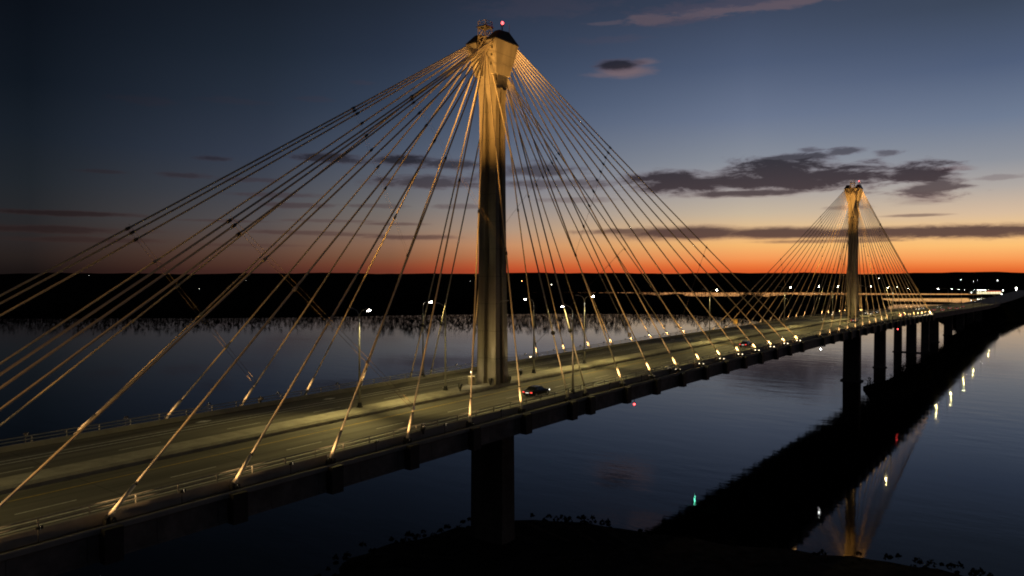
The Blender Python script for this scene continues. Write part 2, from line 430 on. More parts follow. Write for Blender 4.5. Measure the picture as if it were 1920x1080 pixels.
for e in (-1, 1):
    def S(p): return [(e*x, z) for x, z in p]
    MB().sweep(S([(14.452,-.8),(14.452,.17),(14.5,.2),(14.78,.2),(14.85,.15),(14.85,-.8)]), YS, zdH).build('parapet', M['concrete'], deck)
    rl = MB()
    for z in (.50, .84): rl.sweep(S([(14.6,z),(14.7,z),(14.7,z+.09),(14.6,z+.09)]), YS, zdH)
    for yy in rng(Y0, Y1, 3.4):
        z = zdH(yy); rl.box(min(e*14.61,e*14.69), max(e*14.61,e*14.69), yy-.05, yy+.05, z+.2, z+.86)
    rl.build('guard_rail', M['rail'], deck)
    YM = rng(-97, YC, 5)
    MB().sweep(S([(14.853,-.72),(15.95,-.72),(15.95,-1.0),(14.853,-1.0)]), YM, zdH).build('edge_walkway', M['walk'], deck)
    MB().sweep(S([(15.953,-1.0),(15.953,-.52),(16.0,-.47),(16.28,-.47),(16.33,-.52),(16.33,-.85),(16.1,-1.0)]), YM, zdH).build('edge_kerb', M['concrete'], deck)
    pn = MB()
    MB().sweep(S([(15.5,-1.003),(16.02,-1.003),(16.02,-2.72),(16.2,-2.78),(16.2,-2.95),(15.3,-2.95),(15.3,-2.78),(15.5,-2.72)]), YM, zdH).build('edge_girder', M['girder'], deck)
    for (ya, yb) in ((Y0, -97.2), (YC+.2, Y1)):
        yy = rng(ya, yb, 8)
        MB().sweep(S([(14.853,.1),(15.2,.1),(15.2,-1.0),(15.05,-1.3),(15.05,-2.6),(14.6,-2.6),(14.6,-.8),(14.853,-.8)]), yy, zdH).build('approach_girder', M['girder'], deck)
for xx in (-9, -3, 3, 9):
    MB().sweep([(xx-.25,-.803),(xx+.25,-.803),(xx+.25,-2.6),(xx-.25,-2.6)], rng(Y0, Y1, 16), zdH).build('inner_girder', M['beam'], deck)
A0, G0, D0 = 2.4046, 10.875, 10.2443
def offs(i, outer=False):
    if outer and i >= 8: return (84.7, 87.4, 89.2)[i-8]      # the three backstays close up at the end pier
    return A0 if i == 0 else A0 + G0 + (i-1)*D0
is_outer = lambda T, s: (s < 0) == (T == 0)
anch = []
for T in (0.0, SPAN):
    for s in (-1, 1):
        for i in range(11): anch.append(T + s*offs(i, is_outer(T, s)))
for yy in sorted(anch):
    z = zdH(yy); fb = MB()
    fb.box(-15.28, 15.28, yy-.55, yy+.15, z-3.1, z-.81)
    for e in (-1, 1):
        a, c = sorted((e*16.03, e*16.95)); fb.box(a, c, yy-1.0, yy+.35, z-3.06, z-.53)
        a, c = sorted((e*15.283, e*16.6)); fb.box(a, c, yy-.9, yy+.25, z-3.05, z-2.96)
    fb.build('floor_beam', M['beam'], deck)

# ------------------------------------------------------------------ pylons
def pylon(T, label, lab2):
    z0 = zdH(T); dz = 0 if T == 0 else -.7
    t = thing('bridge_pylon', label, 'pylon', (0, T, z0))
    # shaft: plus-shaped section with a groove down each face
    secs = [(.275,1.9,1.6,.6),(4,1.84,1.52,.58),(14,1.74,1.38,.56),(28,1.64,1.25,.52),(38,1.6,1.2,.48),(43.2,1.64,1.2,.36),(45.6,1.82,1.22,.08),(47.6,2.05,1.24,.012),(51.6+dz,2.45,1.26,.01)]
    m = MB(); ring = []
    for z, hx, hy, d in secs:
        gx, gy = hx*.27, hy*.27; d *= 1.4
        ring.append([(hx,-hy),(hx,-gy),(hx-d,-gy*.9),(hx-d,gy*.9),(hx,gy),(hx,hy),(gx,hy),(gx*.9,hy-d),(-gx*.9,hy-d),(-gx,hy),(-hx,hy),(-hx,gy),(-hx+d,gy*.9),(-hx+d,-gy*.9),(-hx,-gy),(-hx,-hy),(-gx,-hy),(-gx*.9,-hy+d),(gx*.9,-hy+d),(gx,-hy)])
    k = 20; vs = [(x,y,s_[0]) for s_, r_ in zip(secs, ring) for x, y in r_]; fs = []
    for i in range(len(secs)-1):
        for j in range(k): fs.append((i*k+j, i*k+(j+1)%k, (i+1)*k+(j+1)%k, (i+1)*k+j))
    fs.append(tuple(range(k))); fs.append(tuple((len(secs)-1)*k+j for j in range(k))); m.add(vs, fs)
    m.build('shaft', M['pylon'], t)
    for e in (-1, 1):
        def X(a, b2): return tuple(sorted((e*a, e*b2)))
        (b0, b1), (t0, t1) = X(.85, 2.1), X(1.0, 2.95)
        h = MB().frus(b0,b1,-1.67,1.67,47.5+dz, t0,t1,-2.77,2.77,52.3+dz).build('saddle_head', M['pylon'], t)
        q0, q1 = X(1.0, 2.98); r0, r1 = X(1.5, 2.4)
        rf = MB()
        rf.add([(q0,-2.85,52.303+dz),(q1,-2.85,52.303+dz),(q1,2.85,52.303+dz),(q0,2.85,52.303+dz),(q0,-2.85,52.45+dz),(q1,-2.85,52.45+dz),(q1,2.85,52.45+dz),(q0,2.85,52.45+dz),
                (r0,-1.3,54.0+dz),(r1,-1.3,54.0+dz),(r1,1.1,54.2+dz),(r0,1.1,54.2+dz)],
               [(0,3,2,1),(0,1,5,4),(1,2,6,5),(2,3,7,6),(3,0,4,7),(4,5,9,8),(5,6,10,9),(6,7,11,10),(7,4,8,11),(8,9,10,11)])
        rf.build('saddle_roof', M['roofm'], h)
        for s in (-1, 1):
            for (a, c) in ((1.3,.6),(1.75,.9)):
                x, y = e*a, s*c*1.2
                MB().tube([(x,y,47.5+dz),(x,y+s*.1,46.5+dz)], .16, 8).build('guide_pipe', M['steel'], h)
        for s in (-1, 1):
            for z in (49.0, 50.2, 51.2):
                x = e*(1.35+.28*(z-49)); y = s*(1.67+1.1*(z-47.5)/4.8+.01)
                MB().box(x-.14, x+.14, min(y, y+s*.04), max(y, y+s*.04), z-.22+dz, z+.22+dz).build('access_hatch', M['steel'], h)
    # lattice maintenance cage between the heads
    lc = MB(); c = (-.75, .75, -2.5, -1.0); zb, zt = 51.4+dz, 54.6+dz
    P = [(c[0],c[2]),(c[1],c[2]),(c[1],c[3]),(c[0],c[3])]
    for (x, y) in P: lc.tube([(x,y,zb),(x,y,zt+.9)], .065, 5)
    for i in range(4):
        (xa, ya), (xb, yb) = P[i], P[(i+1)%4]
        for j in range(2):
            za, zc = zb+(zt-zb)*j/2, zb+(zt-zb)*(j+1)/2
            lc.tube([(xa,ya,za),(xb,yb,zc)], .045, 4); lc.tube([(xb,yb,za),(xa,ya,zc)], .045, 4); lc.tube([(xa,ya,zc),(xb,yb,zc)], .045, 4)
        lc.tube([(xa,ya,zt+.9),(xb,yb,zt+.9)], .04, 4); lc.tube([(xa,ya,zt+.5),(xb,yb,zt+.5)], .03, 4)
    cage = lc.build('maintenance_cage', M['lattice'], t)
    MB().box(-.95,.95,-2.7,-.8,zt+.003,zt+.12).build('cage_platform', M['steel'], cage)
    MB().box(-1.0,1.0,-.78,1.2,51.603+dz,52.9+dz).build('winch_housing', M['steel'], t)
    bc = MB().tube([(1.95,0,54.1+dz),(1.95,0,54.95+dz)], .07, 6).box(1.75,2.15,-.2,.2,54.953+dz,55.05+dz).build('beacon', M['steel'], t)
    MB().ball((1.95,0,55.4+dz), .24, 10, 8).build('beacon_lamp', M['redhot'], bc, smooth=True)
    MB().tube([(2.6,.9,53.0+dz),(2.6,.9,55.3+dz)], .035, 5).build('lightning_rod', M['steel'], t)
    MB().tube([(2.2,-.6,54+dz),(2.2,-.6,55.6+dz)], .03, 5).build('lightning_rod', M['steel'], t)
    # wall lamp bracket on the river face
    wl = MB().tube([(1.72,-.9,12.2),(2.3,-.9,13.0),(3.3,-.9,13.15)], .06, 6).box(3.3,3.85,-1.02,-.78,13.09,13.2).build('bracket_arm', M['pole'], t)
    # the legs below the deck
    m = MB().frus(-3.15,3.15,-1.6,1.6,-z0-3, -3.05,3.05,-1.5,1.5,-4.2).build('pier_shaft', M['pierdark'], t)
    MB().frus(-3.9,3.9,-2.3,2.3,-z0-4, -3.9,3.9,-2.3,2.3,-z0+.5).build('footing', M['girder'], m)
    MB().frus(-3.05,3.05,-1.5,1.5,-4.197, -5.5,5.5,-1.7,1.7,-.82).build('pier_cap', M['girder'], m)
    l = bpy.data.lights.new('beacon_glow','POINT'); l.energy = 40; l.color = (1,.1,.1); l.shadow_soft_size = .25
    o = bpy.data.objects.new('beacon_glow', l); COL.objects.link(o); o.location = (1.95, 0, 55.9+dz); o.parent = t
    return t
pylon(0.0, 'tall concrete pylon nearest the camera with golden floodlit flared head and red beacon', '')
pylon(SPAN, 'far smaller looking concrete pylon standing against the sunset with flared head', '')

# ------------------------------------------------------------------ stay cables, anchors, floodlights
ORD = ['innermost','second','third','fourth','fifth','sixth','seventh','eighth','ninth','tenth','outermost']
def cable_pts(T, s, e, i):
    k = i/10; y = T + s*offs(i, is_outer(T, s))
    B = Vector((e*15.5, y, zdH(y)))
    ty = [1.5,2.4,3.0][i] if i < 3 else 3.3+.3*k
    top = Vector((e*(.74+1.84*k), T + s*ty, zdH(T)+49.4+2.27*k-(.7 if T > 0 else 0)))
    return B, top
WARM = (1.0, .58, .23); BEAM = (1.0, .50, .125)
def flood(parent_loc, d, label, unlit=False):
    pass
for T in (0.0, SPAN):
    for s in (-1, 1):
        for e in (-1, 1):
            for i in range(11):
                B, top = cable_pts(T, s, e, i); d = (top-B).normalized()
                tn = 'near' if T == 0 else 'far'
                side = ('main span' if (s > 0) == (T == 0) else 'outer span'); ed = 'near' if e > 0 else 'far'
                lab = f'{ORD[i]} {side} stay cable of the {tn} pylon, anchored on the {ed} deck edge'
                c = thing('stay_cable', lab, 'stay cable', B, 0, 'stay cables fanning from the pylons')
                L = (top-B).length; ext = min(2.6, max(.6, 2.0))
                hang = i == 0
                r_ = .104
                sag = L*L/26000.0
                q = [d*(L*t) + Vector((0,0,-sag*4*t*(1-t))) for t in [0.0,.04,.1,.2,.35,.5,.65,.8,.9,1.0]] + [d*(L+ext)]
                MB().tube(q, r_, 8).build('strand', M['cable'], c, smooth=True)
                pl = 2.75 if not hang else .9
                MB().tube([d*(-.15), d*.0, d*pl], [.17,.17,.16], 10).build('anchor_pipe', M['pipe'], c, smooth=True)
                MB().tube([d*pl, d*(pl+.14)], .15, 10).build('collar', M['black'], c)
                ab = MB().box(-.42,.42,-.5,.5,-.98,-.72).box(-.3,.3,-.36,.36,-.717,-.2).tube([d*(-.45), d*(-.1)], .24, 10)
                ab.build('anchor_block', M['steel'], c)
                if hang:
                    p = d*9.2; MB().ball(p, .32, 10, 8).build('damper', M['black'], c, smooth=True)
                    continue
                # twin floodlights at the foot, aimed up the cable towards the pylon
                fl = thing('floodlight', f'twin floodlight at foot of the {ORD[i]} {side} stay, {tn} pylon, {ed} edge', 'floodlight', B, 0, 'floodlights at the cable feet')
                hb = Vector((0, d.y, 0)).normalized()     # towards the pylon
                for k in (-1, 1):
                    px = k*.42; hp = Vector((px, -s*.05, -.16))
                    ax = Vector((-px*.12, d.y, d.z)).normalized()
                    hd = MB().tube([hp-ax*.22, hp-ax*.03], [.09,.15], 8).tube([hp-ax*.03, hp+ax*.16], .15, 10, False).tube([(px,-s*.05,-.72),(px,-s*.05,-.2)], .03, 5).build('lamp_housing', M['steel'], fl)
                    MB().tube([hp-ax*.028, hp+ax*.01], [.135,.13], 8).build('lens', M['lens'], hd)
                # added throw lamp washes the pipe from the north; narrow spot lights the strand
                pp = Vector((.52, -4.8, .55 if e > 0 else 1.05)); pa = (d*1.7-pp).normalized()
                th_ = MB().tube([pp-pa*.32, pp-pa*.02], [.08,.13], 8).tube([pp-pa*.02, pp+pa*.14], .13, 10, False)
                th_.tube([pp-pa*.15, pp-pa*.15+Vector((0,0,-1.0))], .03, 5)
                th_ = th_.build('added_throw_lamp', M['steel'], fl)
                MB().tube([pp-pa*.018, pp+pa*.01], .115, 8).build('lens', M['lens'], th_)
                spot('pipe_light', pp+pa*.05, d*1.8, 8000 if e > 0 else 4200, WARM, 22, 1.0, .1, fl)
                spot('beam_light', (.50, -1.7, .34), d*34, 20000, BEAM, 18, 1.0, .12, fl)

# cross ties that damp the fans
def tie(T, s, e, ia, ta, ib, tb, lab):
    Ba, Ta = cable_pts(T,s,e,ia); Bb, Tb = cable_pts(T,s,e,ib)
    Pa, Pb = Ba.lerp(Ta, ta), Bb.lerp(Tb, tb)
    t = thing('cross_tie', lab, 'cross tie', Pa, 0, 'cross ties between the stays')
    for k in (-.16, .16):
        MB().tube([(0,k,k), Pb-Pa+Vector((0,k,k))], .020 if ta < .5 else .011, 5).build('rope', M['rope'], t)
    for i in range(min(ia,ib), max(ia,ib)+1):
        B, Tt = cable_pts(T,s,e,i); L = (Tt-B).length; best = None
        for n in range(301):
            P = B.lerp(Tt, n/300); ab = Pb-Pa; u = max(0, min(1, (P-Pa).dot(ab)/ab.dot(ab)))
            dd = (P-(Pa+ab*u)).length
            if best is None or dd < best[0]: best = (dd, n/300)
        f = best[1]; P = B.lerp(Tt, f) + Vector((0,0,-L*L/26000*4*f*(1-f))); d = (Tt-B).normalized()
        MB().tube([P-Pa-d*.24, P-Pa+d*.24], .17, 8).build('clamp', M['rim'] if f < .4 else M['steel'], t)
for T in (0.0, SPAN):
    for s in (-1, 1):
        for e in (-1, 1):
            tn = 'near' if T == 0 else 'far'; side = 'main span' if (s > 0) == (T == 0) else 'outer span'; ed = 'near' if e > 0 else 'far'
            tie(T,s,e,10,.774,1,.408, f'upper cross tie roping the {side} stays of the {tn} pylon, {ed} deck edge')
            tie(T,s,e,10,.446,3,.057, f'lower cross tie roping the {side} stays of the {tn} pylon, {ed} deck edge')

# pylon floodlights
GOLD = (1.0, .46, .085); PALE = (1.0, .80, .42)
for T in (0.0, SPAN):
    tn = 'near' if T == 0 else 'far'; z0 = zdH(T)
    def pflood(p, to, wts, colr, ang, bl, lab):
        p = Vector(p)+Vector((0,T,z0)); to = Vector(to)+Vector((0,T,z0)); a = (to-p).normalized()
        t = thing('pylon_floodlight', lab, 'floodlight', p, 0, 'floodlights on the pylons')
        hd = MB().tube([a*-.45, a*.0], [.2,.3], 10).tube([a*.0, a*.3], .3, 12, False).box(-.08,.08,-.08,.08,-.75,-.35).build('lamp_housing', M['steel'], t)
        MB().tube([a*.003, a*.04], [.26,.24], 10).build('lens', M['lens'], hd)
        spot('pylon_light', a*.1, a*30, wts, colr, ang, bl, .15, t)
    for ex in (-1, 1):
        for sy in (-1, 1):
            pflood((ex*15.15, sy*31, .35), (0,0,46.5), 150000, GOLD, 18, 1.0, f'floodlight on the {"near" if ex>0 else "far"} deck edge {"before" if sy<0 else "beyond"} the {tn} pylon, aimed at its head')
    for sy in (-1, 1):
        pflood((1.3, sy*2.12, 1.0), (1.3, sy*1.6, 11), 2800, PALE, 18, .8, f'floodlight at the foot of the {tn} pylon on its {"north" if sy<0 else "south"} face')
        pflood((sy*2.45, 1.1, 1.0), (sy*1.9, 1.1, 11), 2600, PALE, 18, .8, f'floodlight at the foot of the {tn} pylon on its {"river" if sy>0 else "west"} face')
        pflood((-sy*1.25, sy*9, .95), (-sy*1.2, sy*1.25, 23), 3200, PALE, 11, 1.0, f'narrow floodlight on the median {"before" if sy<0 else "beyond"} the {tn} pylon')

# ------------------------------------------------------------------ street lamps
LAMPC = (1.0, .78, .26)
def arm(m, x0, z, ex, L):
    m.tube([(x0,0,z-1.3),(x0+ex*.12,0,z-.6),(x0+ex*.5,0,z-.15),(x0+ex*1.0,0,z+.02),(x0+ex*L,0,z+.05)], [.07,.06,.055,.05,.05], 6)
def head_bm(x, ex, z): return MB().frus(min(x,x+ex*.7),max(x,x+ex*.7),-.17,.17,z-.03, min(x,x+ex*.62),max(x,x+ex*.62),-.1,.1,z+.13)
def street_lamp(x, y, base, arms, label, lit=True, watts=8500, reach=1.3, lit_arms=(1,)):
    z = zdH(y)+base; t = thing('street_lamp', label, 'street lamp', (x,y,z), 0, 'street lamps along the bridge')
    top = 12.6
    m = MB().tube([(0,0,0),(0,0,top-1.2)], [.15,.085], 8); m.build('pole', M['pole'], t, smooth=True)
    MB().box(-.28,.28,-.28,.28,0.002,.12).frus(-.22,.22,-.22,.22,.122,-.16,.16,-.16,.16,.62).build('base', M['steel'], t)
    for ex in arms:
        Lx = ex*(reach-1.3)
        a = MB(); arm(a, 0, top, ex, reach); am = a.build('arm', M['pole'], t, smooth=True)
        hd = head_bm(ex*reach, ex, top+.05).build('lamp_head', M['pole'], am)
        if lit and (len(arms) == 1 or ex in lit_arms):
            xo = ex*1.95
            MB().box(min(ex*1.62,xo)+Lx,max(ex*1.62,xo)+Lx,-.14,.14,top-.17,top+.017).build('lens', M['lampw'], hd)
            MB().box(min(ex*1.3,xo)+Lx,max(ex*1.3,xo)+Lx,-.18,-.145,top-.13,top+.018).box(min(ex*1.3,xo)+Lx,max(ex*1.3,xo)+Lx,.145,.18,top-.13,top+.018).box(min(ex*1.3,ex*1.35)+Lx,max(ex*1.3,ex*1.35)+Lx,-.143,.143,top-.13,top+.018).build('skirt', M['steel'], hd)
            for sy in (-1, 1):
                spot('lamp_light', (ex*1.75+Lx,0,top-.25), (ex*3.2+Lx,sy*13,0), watts, LAMPC, 98, 1.0, .12, hd)
            spot('lamp_light', (ex*1.75+Lx,0,top-.25), (ex*2.6+Lx,0,0), watts*.16, LAMPC, 110, 1.0, .12, hd)
for y, lab in ((-26,'pole lamp on the median left of the near pylon, double armed'),(28.6,'double armed median lamp first to the right of the near pylon'),(87.7,'double armed median lamp at the start of the mid span'),(147,'double armed median lamp past mid span toward the far pylon'),(204,'double armed median lamp just before the far pylon'),(259,'double armed median lamp just beyond the far pylon'),(318,'double armed median lamp near the end of the cable span')):
    street_lamp(-1.0, y, .272, (-1, 1), lab)
for n, y in enumerate((383, 441, 505, 561, 618, 676)):
    o = ["first","second","third","fourth","fifth","sixth"][n]
    street_lamp(14.65, y, .0, (-1,), f'long armed lamp on the near edge of the far approach, {o} past the cables', watts=2600, reach=4.6)
    if n % 2 == 0: street_lamp(-14.65, y+28, .0, (1,), f'long armed lamp on the far edge of the far approach, {o} past the cables', watts=2600, reach=4.6)
street_lamp(-1.0, -86, .272, (-1, 1), 'double armed median lamp on the near approach, left of the photo', watts=5200)
street_lamp(-1.0, -9.7, .272, (-1,), 'unlit thin median lamp just left of the near pylon', lit=False)
street_lamp(-1.0, 12.4, .272, (-1,), 'dark pole median lamp just right of the near pylon, lit head', watts=2500)
street_lamp(14.65, 0.2, .0, (-1,), 'dark lamp pole on the near deck edge beside the near pylon', watts=900)
street_lamp(-14.65, -.3, .0, (1,), 'lit lamp pole on the far deck edge behind the near pylon', watts=900)
street_lamp(14.65, 230, .0, (-1,), 'lamp pole on the near deck edge beside the far pylon', watts=900)
street_lamp(-14.65, 230, .0, (1,), 'lamp pole on the far deck edge behind the far pylon', watts=900)

# ------------------------------------------------------------------ approach piers
def pier(y, cols, cap, lab):
    z = zdH(y)-2.6; t = thing('bridge_pier', lab, 'bridge pier', (0,y,0), 0, 'concrete piers under the bridge')
    for (x, wx, wy) in cols: MB().frus(x-wx*.53,x+wx*.53,-wy*.53,wy*.53,-3, x-wx/2,x+wx/2,-wy/2,wy/2,z-1.7).build('column', M['girder'], t)
    MB().frus(-cap*.8,cap*.8,-1.2,1.2,z-1.697, -cap,cap,-1.3,1.3,z-.9).frus(-cap,cap,-1.3,1.3,z-.897, -cap,cap,-1.3,1.3,z-.003).build('crosshead', M['girder'], t)
    wc = max(abs(c_[0])+c_[1]*.5 for c_ in cols)+.5
    MB().box(-wc,wc,-2.0,2.0,-2,.4).build('pile_cap', M['girder'], t)
pier(283, [(0,4.4,3.0)], 9, 'single column pier first beyond the far pylon')
pier(363, [(-6.6,3.6,2.6),(0,4.6,2.8),(6.6,3.6,2.6)], 14.4, 'three column pier where the cable span ends')
for n, y in enumerate((441, 505, 571, 638, 700)):
    pier(y, [(0,5.2-.3*(n>0),3.0)], 10, f'single column approach pier, {["first","second","third","fourth","fifth"][n]} past the three column pier')
pier(-97, [(-6.6,3.6,2.6),(0,4.6,2.8),(6.6,3.6,2.6)], 14.4, 'pier at the near end of the cable span, left of the photo')
pier(-205, [(0,5.0,3.0)], 10, 'single column pier under the near approach')

# ------------------------------------------------------------------ cars
def car(paint, label, cat='car'):
    t = thing('car', label, cat, (0,0,0), 0, 'cars driving over the bridge')
    # body: stations along the length (y forward), lower sides and shoulder line
    st = [(-2.32,.72,.42,.80),(-2.22,.84,.30,.92),(-1.5,.90,.24,.96),(0,.92,.22,.95),(1.3,.91,.24,.90),(2.0,.86,.27,.78),(2.28,.70,.36,.66)]
    m = MB(); n = 8; vs = []
    for y, hw, z0, z1 in st:
        vs += [(-hw*.9,y,z0),(hw*.9,y,z0),(hw,y,z0+.12),(hw*1.0,y,z1-.18),(hw*.9,y,z1),(-hw*.9,y,z1),(-hw*1.0,y,z1-.18),(-hw,y,z0+.12)]
    fs = []
    for i in range(len(st)-1):
        for k in range(n): fs.append((i*n+k, i*n+(k+1)%n, (i+1)*n+(k+1)%n, (i+1)*n+k))
    fs.append(tuple(range(n))); fs.append(tuple((len(st)-1)*n+k for k in range(n)))
    m.add(vs, fs)
    # roof panel and pillars
    m.add([(-.78,-1.75,.93),(.78,-1.75,.93),(-.58,-.95,1.40),(.58,-.95,1.40),(-.60,.25,1.43),(.60,.25,1.43),(-.76,1.12,.90),(.76,1.12,.90)],
          [(0,1,3,2),(2,3,5,4),(4,5,7,6),(0,2,4,6),(1,7,5,3)])
    body = m.build('body', M[paint], t)
    g = MB()
    g.add([(-.66,-1.66,1.0),(.66,-1.66,1.0),(.53,-1.06,1.35),(-.53,-1.06,1.35)], [(0,1,2,3)])
    g.add([(-.66,1.06,.965),(.66,1.06,.965),(.55,.36,1.37),(-.55,.36,1.37)], [(0,1,2,3)])
    for v in range(len(g.v)):
        x, y, z = g.v[v]; g.v[v] = (x, y+(.012 if y > 0 else -.012), z+.012)
    for e in (-1, 1):
        g.add([(e*.785,-1.45,.97),(e*.785,-.30,.96),(e*.64,-.30,1.34),(e*.625,-.95,1.33)], [(0,1,2,3)])
        g.add([(e*.785,-.22,.96),(e*.775,.95,.955),(e*.64,.22,1.35),(e*.64,-.22,1.345)], [(0,1,2,3)])
    g.build('window', M['glass'], t)
    for e in (-1, 1):
        for y in (-1.38, 1.42):
            wx = sorted((e*.72, e*.93))
            wh = MB().tube([(wx[0],y,.33),(wx[1],y,.33)], .33, 16).build('wheel', M['tyre'], t, smooth=False)
            MB().tube([(e*.925,y,.33),(e*.945,y,.33)], .2, 10).build('rim', M['rim'], wh)
        MB().box(min(e*.5,e*.74),max(e*.5,e*.74),2.15,2.27,.58,.68).build('headlight', M['head'], t)
        MB().box(min(e*.50,e*.82),max(e*.50,e*.82),-2.345,-2.2,.66,.80).build('tail_light', M['tail'], t)
        MB().box(min(e*.9,e*1.03),max(e*.9,e*1.03),.72,.88,.93,1.05).build('mirror', M[paint], t)
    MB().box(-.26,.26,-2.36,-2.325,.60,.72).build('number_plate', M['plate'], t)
    return t
c0 = {'carblack': car('carblack', 'black sedan with lit tail lights driving away just right of the near pylon')}
c0['carsilver'] = car('carsilver', 'x'); c0['carred'] = car('carred', 'x')
def put(o, x, y, away): o.location = (x, y, zdH(y)-.345); o.rotation_euler = (0,0,0 if away else math.pi)
put(c0['carblack'], 10.2, -2.5, True)
put(c0['carred'], 6.2, along(1603, 6.2), True); c0['carred']['label'] = 'dark red car with lit tail lights in front of the far pylon'
put(c0['carsilver'], -7.6, along(1622, -7.6), False); c0['carsilver']['label'] = 'car with white headlights just right of the far pylon, leftmost of the oncoming three'
spots = [('carblack',10.2,1400,True,'dark car with red tail lights alone on the main span near lanes'),
 ('carblack',10.2,1691,True,'dark car with red tail lights just beyond the far pylon by the glowing cable feet'),
 ('carred',6.2,1752,True,'red lit car at the end of the cable span, last before the approach'),
 ('carblack',10.2,1768,True,'car braking bright red on the far approach'),
 ('carsilver',6.2,1782,True,'silver car with tail lights on the far approach, behind the braking car'),
 ('carblack',10.2,1795,True,'dark car with tail lights on the far approach, left one of the distant pair'),
 ('carred',6.2,1806,True,'red car with tail lights on the far approach, right one of the distant pair'),
 ('carsilver',-4.0,1632,False,'car with headlights right of the far pylon, middle of the oncoming three'),
 ('carblack',-7.6,1643,False,'dark car with headlights right of the far pylon, rightmost of the oncoming three'),
 ('carsilver',-4.0,1722,False,'oncoming car with headlights near the end of the cable span, left of a pair'),
 ('carblack',-7.6,1731,False,'oncoming dark car with headlights near the end of the cable span, right of a pair'),
 ('carsilver',-4.0,1762,False,'oncoming car with headlights on the far approach'),
 ('carblack',-7.6,1829,False,'most distant oncoming car, a bright white pair of headlights on the approach')]
for k, x, u, away, lab in spots:
    c = copy_tree(c0[k]); c['label'] = lab; put(c, x, along(u, x), away)
for (x, y) in ((10.2,-3.4),(10.2,along(1400,10.2))):
    pass

# ------------------------------------------------------------------ small furniture on the deck
def sign(x, y, face, hgt, wdt, post, lab, back=True):
    t = thing('road_sign', lab, 'road sign', (x,y,zdH(y)+.2))
    MB().tube([(0,0,0),(0,0,post+hgt*.9)], .05, 6).build('post', M['pole'], t)
    MB().box(-wdt/2,wdt/2,-.09,-.055,post,post+hgt).build('panel', M[face], t)
sign(-14.65, 71.5, 'signback', 1.1, 1.0, 1.2, 'small dark sign seen from behind on the far deck edge')
sign(-14.65, along(1379,-14.65), 'signyellow', 1.5, 1.5, .9, 'yellow sign lit by a cable floodlight on the far deck edge')
for T, lab in ((0,'pale equipment cabinet with a bright lamp on the median beside the near pylon'),(SPAN,'pale equipment cabinet on the median beside the far pylon')):
    y = T-3.6 if T == 0 else along(1565,-.4); z = zdH(y)+.272
    t = thing('equipment_cabinet', lab, 'cabinet', (-1.2,y,z))
    MB().box(-.45,.45,-.35,.35,.08,1.25).frus(-.5,.5,-.4,.4,1.252,-.4,.4,-.3,.3,1.36).build('box', M['cabinet'], t)
    MB().box(-.4,.4,-.3,.3,0,.078).build('plinth', M['steel'], t)
    lm = MB().tube([(0,0,1.36),(0,0,1.75)], .04, 6).build('lamp_stem', M['steel'], t)
    MB().ball((0,0,1.92), .17, 10, 8).build('lamp', M['lens'], lm, smooth=True)
    l = bpy.data.lights.new('cabinet_light','POINT'); l.energy = 90; l.color = PALE; l.shadow_soft_size = .17
    o = bpy.data.objects.new('cabinet_light', l); COL.objects.link(o); o.location = (.3,-.5,1.95); o.parent = t
def nav(x, y, z, mt, r, lab):
    t = thing('navigation_light', lab, 'navigation light', (x,y,z))
    MB().tube([(0,0,0),(0,0,-.55)], .05, 6).box(-.15,.15,-.15,.15,-.6,-.5).build('hanger', M['steel'], t)
    MB().ball((0,0,-.6-r), r, 10, 8).build('lamp', M[mt], t, smooth=True)
yn = along(1190, 16.1); nav(16.1, yn, zdH(yn)-2.96, 'red', .16, 'red navigation light hanging under the near deck edge right of the near pylon')
yn = along(1539.5, 16.1); nav(16.1, yn, zdH(yn)-2.96, 'white_nav', .16, 'white navigation light hanging under the near deck edge past mid span')
yn = along(1684, 16.1); nav(16.1, yn, zdH(yn)-2.96, 'red', .22, 'red navigation light hanging under the deck just beyond the far pylon')
nav(-16.1, 114, zdH(114)-2.96, 'green', .2, 'green navigation light under the far deck edge at mid span')

